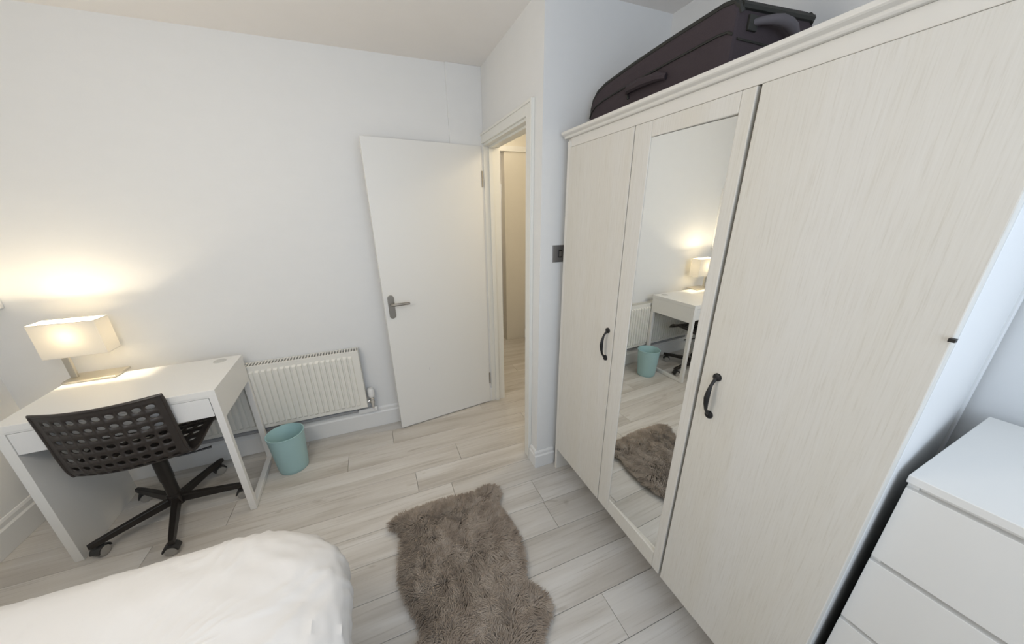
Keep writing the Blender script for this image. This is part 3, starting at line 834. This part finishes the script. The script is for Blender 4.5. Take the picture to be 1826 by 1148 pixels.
def crease(x, y, z):
    # long sharp-edged creases, mostly towards the foot end, running with the drape
    a = noise.noise(Vector((x * 3.0, y * 3.0, 3.3))) * 0.9 + 0.6
    u, v = x * cos(a) - y * sin(a), x * sin(a) + y * cos(a)
    r1 = 1 - abs(noise.noise(Vector((u * 3.0, v * 11, z * 3.0))))* 2.2
    r2 = 1 - abs(noise.noise(Vector((u * 6.5 + 9, v * 22, z * 5.0)))) * 2.2
    return max(r1, 0) ** 2 * 0.0085 + max(r2, 0) ** 2 * 0.0036
for d, z in dense(dprof, 3):
    ring = []
    for (x, y, t) in rrect(d, 0.36):
        nxv, nyv = cos(t), sin(t)
        # drape folds run down the sides, soft puffs lie on top
        per = x * 1.0 - y * 1.0
        k = max(0.0, min(1.0, (0.53 - z) / 0.12))
        end = max(0.0, min(1.0, (x + 1.45) / 0.4))
        fold = (noise.noise(Vector((x * 5.5, y * 5.5, z * 1.2))) * 0.018 + noise.noise(Vector((x * 13, y * 13, z * 2.0 + 5))) * 0.006) * (0.35 + 0.65 * k)
        puff = noise.noise(Vector((x * 2.4, y * 2.4, 1.7))) * 0.018 + noise.noise(Vector((x * 5, y * 8, 4.1))) * 0.010
        end = 0.22 + 0.78 * max(0.0, min(1.0, (x + 1.75) / 0.6))
        crz = crease(x, y, z) * end
        side_ = max(0.0, min(1.0, (0.56 - z) / 0.10))
        cre = crz * (1 - side_); fold += crz * side_ * 1.8
        zz_ = z + (puff + cre) * min(1.0, max(0.0, (z - 0.42) / 0.12))
        ring.append((x + nxv * fold * 0.9, y + nyv * fold * 0.9, zz_))
    rings.append(ring)
dv = MB().grid(rings, closed=True)
nl = len(rings[0]); base_i = len(dv.v) - nl
dv.f.append(tuple(range(base_i, base_i + nl)))
dvo = dv.build('duvet', M['duvet'], bed, smooth=True, world=True)
dvo['label'] = 'plain white cotton duvet'
for p_ in dvo.data.polygons: p_.use_smooth = True

# ------------------------------------------------------------------ sheepskin rug
outl = [(-0.893, -0.96), (-0.833, -0.938), (-0.712, -0.927), (-0.586, -0.933), (-0.458, -0.948), (-0.40, -0.936), (-0.351, -0.934), (-0.310, -0.950), (-0.298, -0.985), (-0.312, -1.04), (-0.345, -1.082), (-0.325, -1.179), (-0.310, -1.291), (-0.330, -1.407), (-0.366, -1.500), (-0.340, -1.545), (-0.308, -1.597), (-0.318, -1.655), (-0.365, -1.69), (-0.405, -1.74), (-0.43, -1.82), (-0.50, -1.90), (-0.60, -1.93), (-0.72, -1.90), (-0.80, -1.82), (-0.87, -1.74), (-0.93, -1.68), (-0.93, -1.62), (-0.875, -1.585), (-0.825, -1.545), (-0.835, -1.48), (-0.866, -1.40), (-0.884, -1.32), (-0.888, -1.25), (-0.878, -1.166), (-0.862, -1.085), (-0.885, -1.035), (-0.915, -1.010), (-0.918, -0.98)]
def smooth_closed(P, n):
    out = []
    m = len(P)
    for i in range(m):
        p0, p1, p2, p3 = [Vector(P[(i + k) % m]) for k in (-1, 0, 1, 2)]
        for j in range(n):
            t = j / n
            out.append(0.5 * (2 * p1 + (p2 - p0) * t + (2 * p0 - 5 * p1 + 4 * p2 - p3) * t * t + (3 * p1 - p0 - 3 * p2 + p3) * t ** 3))
    return out
poly = smooth_closed(outl, 5)
cxr, cyr = -0.61, -1.38
rug = thing('sheepskin_rug', 'brown shaggy sheepskin rug lying on the pale plank floor', 'rug', (cxr, cyr, 0))
pa = np.array([(p.x, p.y) for p in poly])
pb2 = np.roll(pa, -1, axis=0)
def dist_in(x, y):
    # distance to the outline (vectorised), and inside test
    d = np.full(x.shape, 9.0); ins = np.zeros(x.shape, bool)
    for (ax, ay), (bx_, by_) in zip(pa, pb2):
        ex, ey = bx_ - ax, by_ - ay
        t = np.clip(((x - ax) * ex + (y - ay) * ey) / (ex * ex + ey * ey + 1e-12), 0, 1)
        d = np.minimum(d, np.hypot(x - ax - t * ex, y - ay - t * ey))
        c = (ay > y) != (by_ > y)
        with np.errstate(divide='ignore', invalid='ignore'):
            xi_ = (bx_ - ax) * (y - ay) / (by_ - ay) + ax
        ins ^= c & (x < xi_)
    return d, ins
# hide: outline shrunk inward a little, domed
n_r = len(poly)
nrm = []
for i in range(n_r):
    t = (poly[(i + 1) % n_r] - poly[i - 1]).normalized()
    nrm.append(Vector((t.y, -t.x)))
area = sum(poly[i].x * poly[(i + 1) % n_r].y - poly[(i + 1) % n_r].x * poly[i].y for i in range(n_r))
sg = -1 if area > 0 else 1
hide_rings = []
for d, z in ((0.016, 0.001), (0.014, 0.006), (0.020, 0.010), (0.03, 0.012)):
    hide_rings.append([(p.x + sg * q.x * d - cxr, p.y + sg * q.y * d - cyr, z) for p, q in zip(poly, nrm)])
hm = MB().grid(hide_rings, closed=True)
hm.f.append(tuple(range(len(hm.v) - n_r, len(hm.v))))
hm.build('hide', M['hide'], rug)
rng = np.random.default_rng(3)
NT = 44000
X = rng.uniform(pa[:, 0].min(), pa[:, 0].max(), NT * 2); Y = rng.uniform(pa[:, 1].min(), pa[:, 1].max(), NT * 2)
D_, I_ = dist_in(X, Y)
ok = I_ & (D_ > 0.012)
X, Y, D_ = X[ok][:NT], Y[ok][:NT], D_[ok][:NT]
n = len(X)
# flow: away from the spine, with swirls from noise
fx = np.array([noise.noise(Vector((x * 7, y * 7, 0.3))) for x, y in zip(X, Y)])
fy = np.array([noise.noise(Vector((x * 7, y * 7, 8.3))) for x, y in zip(X, Y)])
fc = np.array([noise.noise(Vector((x * 22, y * 22, 2.3))) for x, y in zip(X, Y)])
fd_ = np.array([noise.noise(Vector((x * 22, y * 22, 6.3))) for x, y in zip(X, Y)])
edge = np.clip(1 - D_ / 0.10, 0, 1)
dxv = (X - cxr) * 1.6 + fx * 1.1 + fc * 1.0 + rng.normal(0, 0.22, n)
dyv = -0.15 + (Y - cyr) * 0.5 + fy * 1.1 + fd_ * 1.0 + rng.normal(0, 0.22, n)
# near the edge the wool leans outward
gx, gy = np.zeros(n), np.zeros(n)
e_ = 0.004
d1_, i1_ = dist_in(X + e_, Y); d2_, i2_ = dist_in(X, Y + e_)
gx = (d1_ - D_) / e_; gy = (d2_ - D_) / e_
dxv += -gx * edge * 1.6; dyv += -gy * edge * 1.6
nn_ = np.hypot(dxv, dyv) + 1e-6
dxv /= nn_; dyv /= nn_
Ln = rng.uniform(0.026, 0.042, n) * (0.8 + 0.25 * (1 - edge))
hgt = rng.uniform(0.022, 0.036, n) * (0.55 + 0.45 * np.clip(D_ / 0.07, 0, 1)) * (0.9 + 0.45 * fc)
wd = rng.uniform(0.0010, 0.0021, n)
sx_, sy_ = -dyv, dxv
V = []; 
ts = [(0.0, 0.0, 1.0), (0.30, 0.62, 0.9), (0.70, 1.0, 0.65), (1.0, 0.86, 0.12)]
lay = []
for fxy, fz, fw in ts:
    curl = 0.15 * np.sin(fxy * 5 + X * 90) * Ln
    bx_ = X + dxv * Ln * fxy + sx_ * curl * fxy; by_ = Y + dyv * Ln * fxy + sy_ * curl * fxy
    bz_ = 0.008 + hgt * fz
    lay.append(np.stack([bx_ - sx_ * wd * fw - cxr, by_ - sy_ * wd * fw - cyr, bz_], 1))
    lay.append(np.stack([bx_ + sx_ * wd * fw - cxr, by_ + sy_ * wd * fw - cyr, bz_ + 0.0006], 1))
V = np.stack(lay, 1).reshape(-1, 3)
base = np.arange(n)[:, None] * 8
Fq = np.concatenate([base + np.array([[0, 1, 3, 2]]), base + np.array([[2, 3, 5, 4]]), base + np.array([[4, 5, 7, 6]])], 0)
me = bpy.data.meshes.new('fur')
me.vertices.add(len(V)); me.vertices.foreach_set('co', V.astype(np.float32).ravel())
me.loops.add(len(Fq) * 4); me.loops.foreach_set('vertex_index', Fq.astype(np.int32).ravel())
me.polygons.add(len(Fq)); me.polygons.foreach_set('loop_start', np.arange(0, len(Fq) * 4, 4, dtype=np.int32))
me.update(calc_edges=True)
me.polygons.foreach_set('use_smooth', np.ones(len(Fq), bool))
me.materials.append(M['fur'])
fo = bpy.data.objects.new('fur', me); col.objects.link(fo); fo.parent = rug
fo['kind'] = 'stuff'; fo['label'] = 'curly brown wool pile'
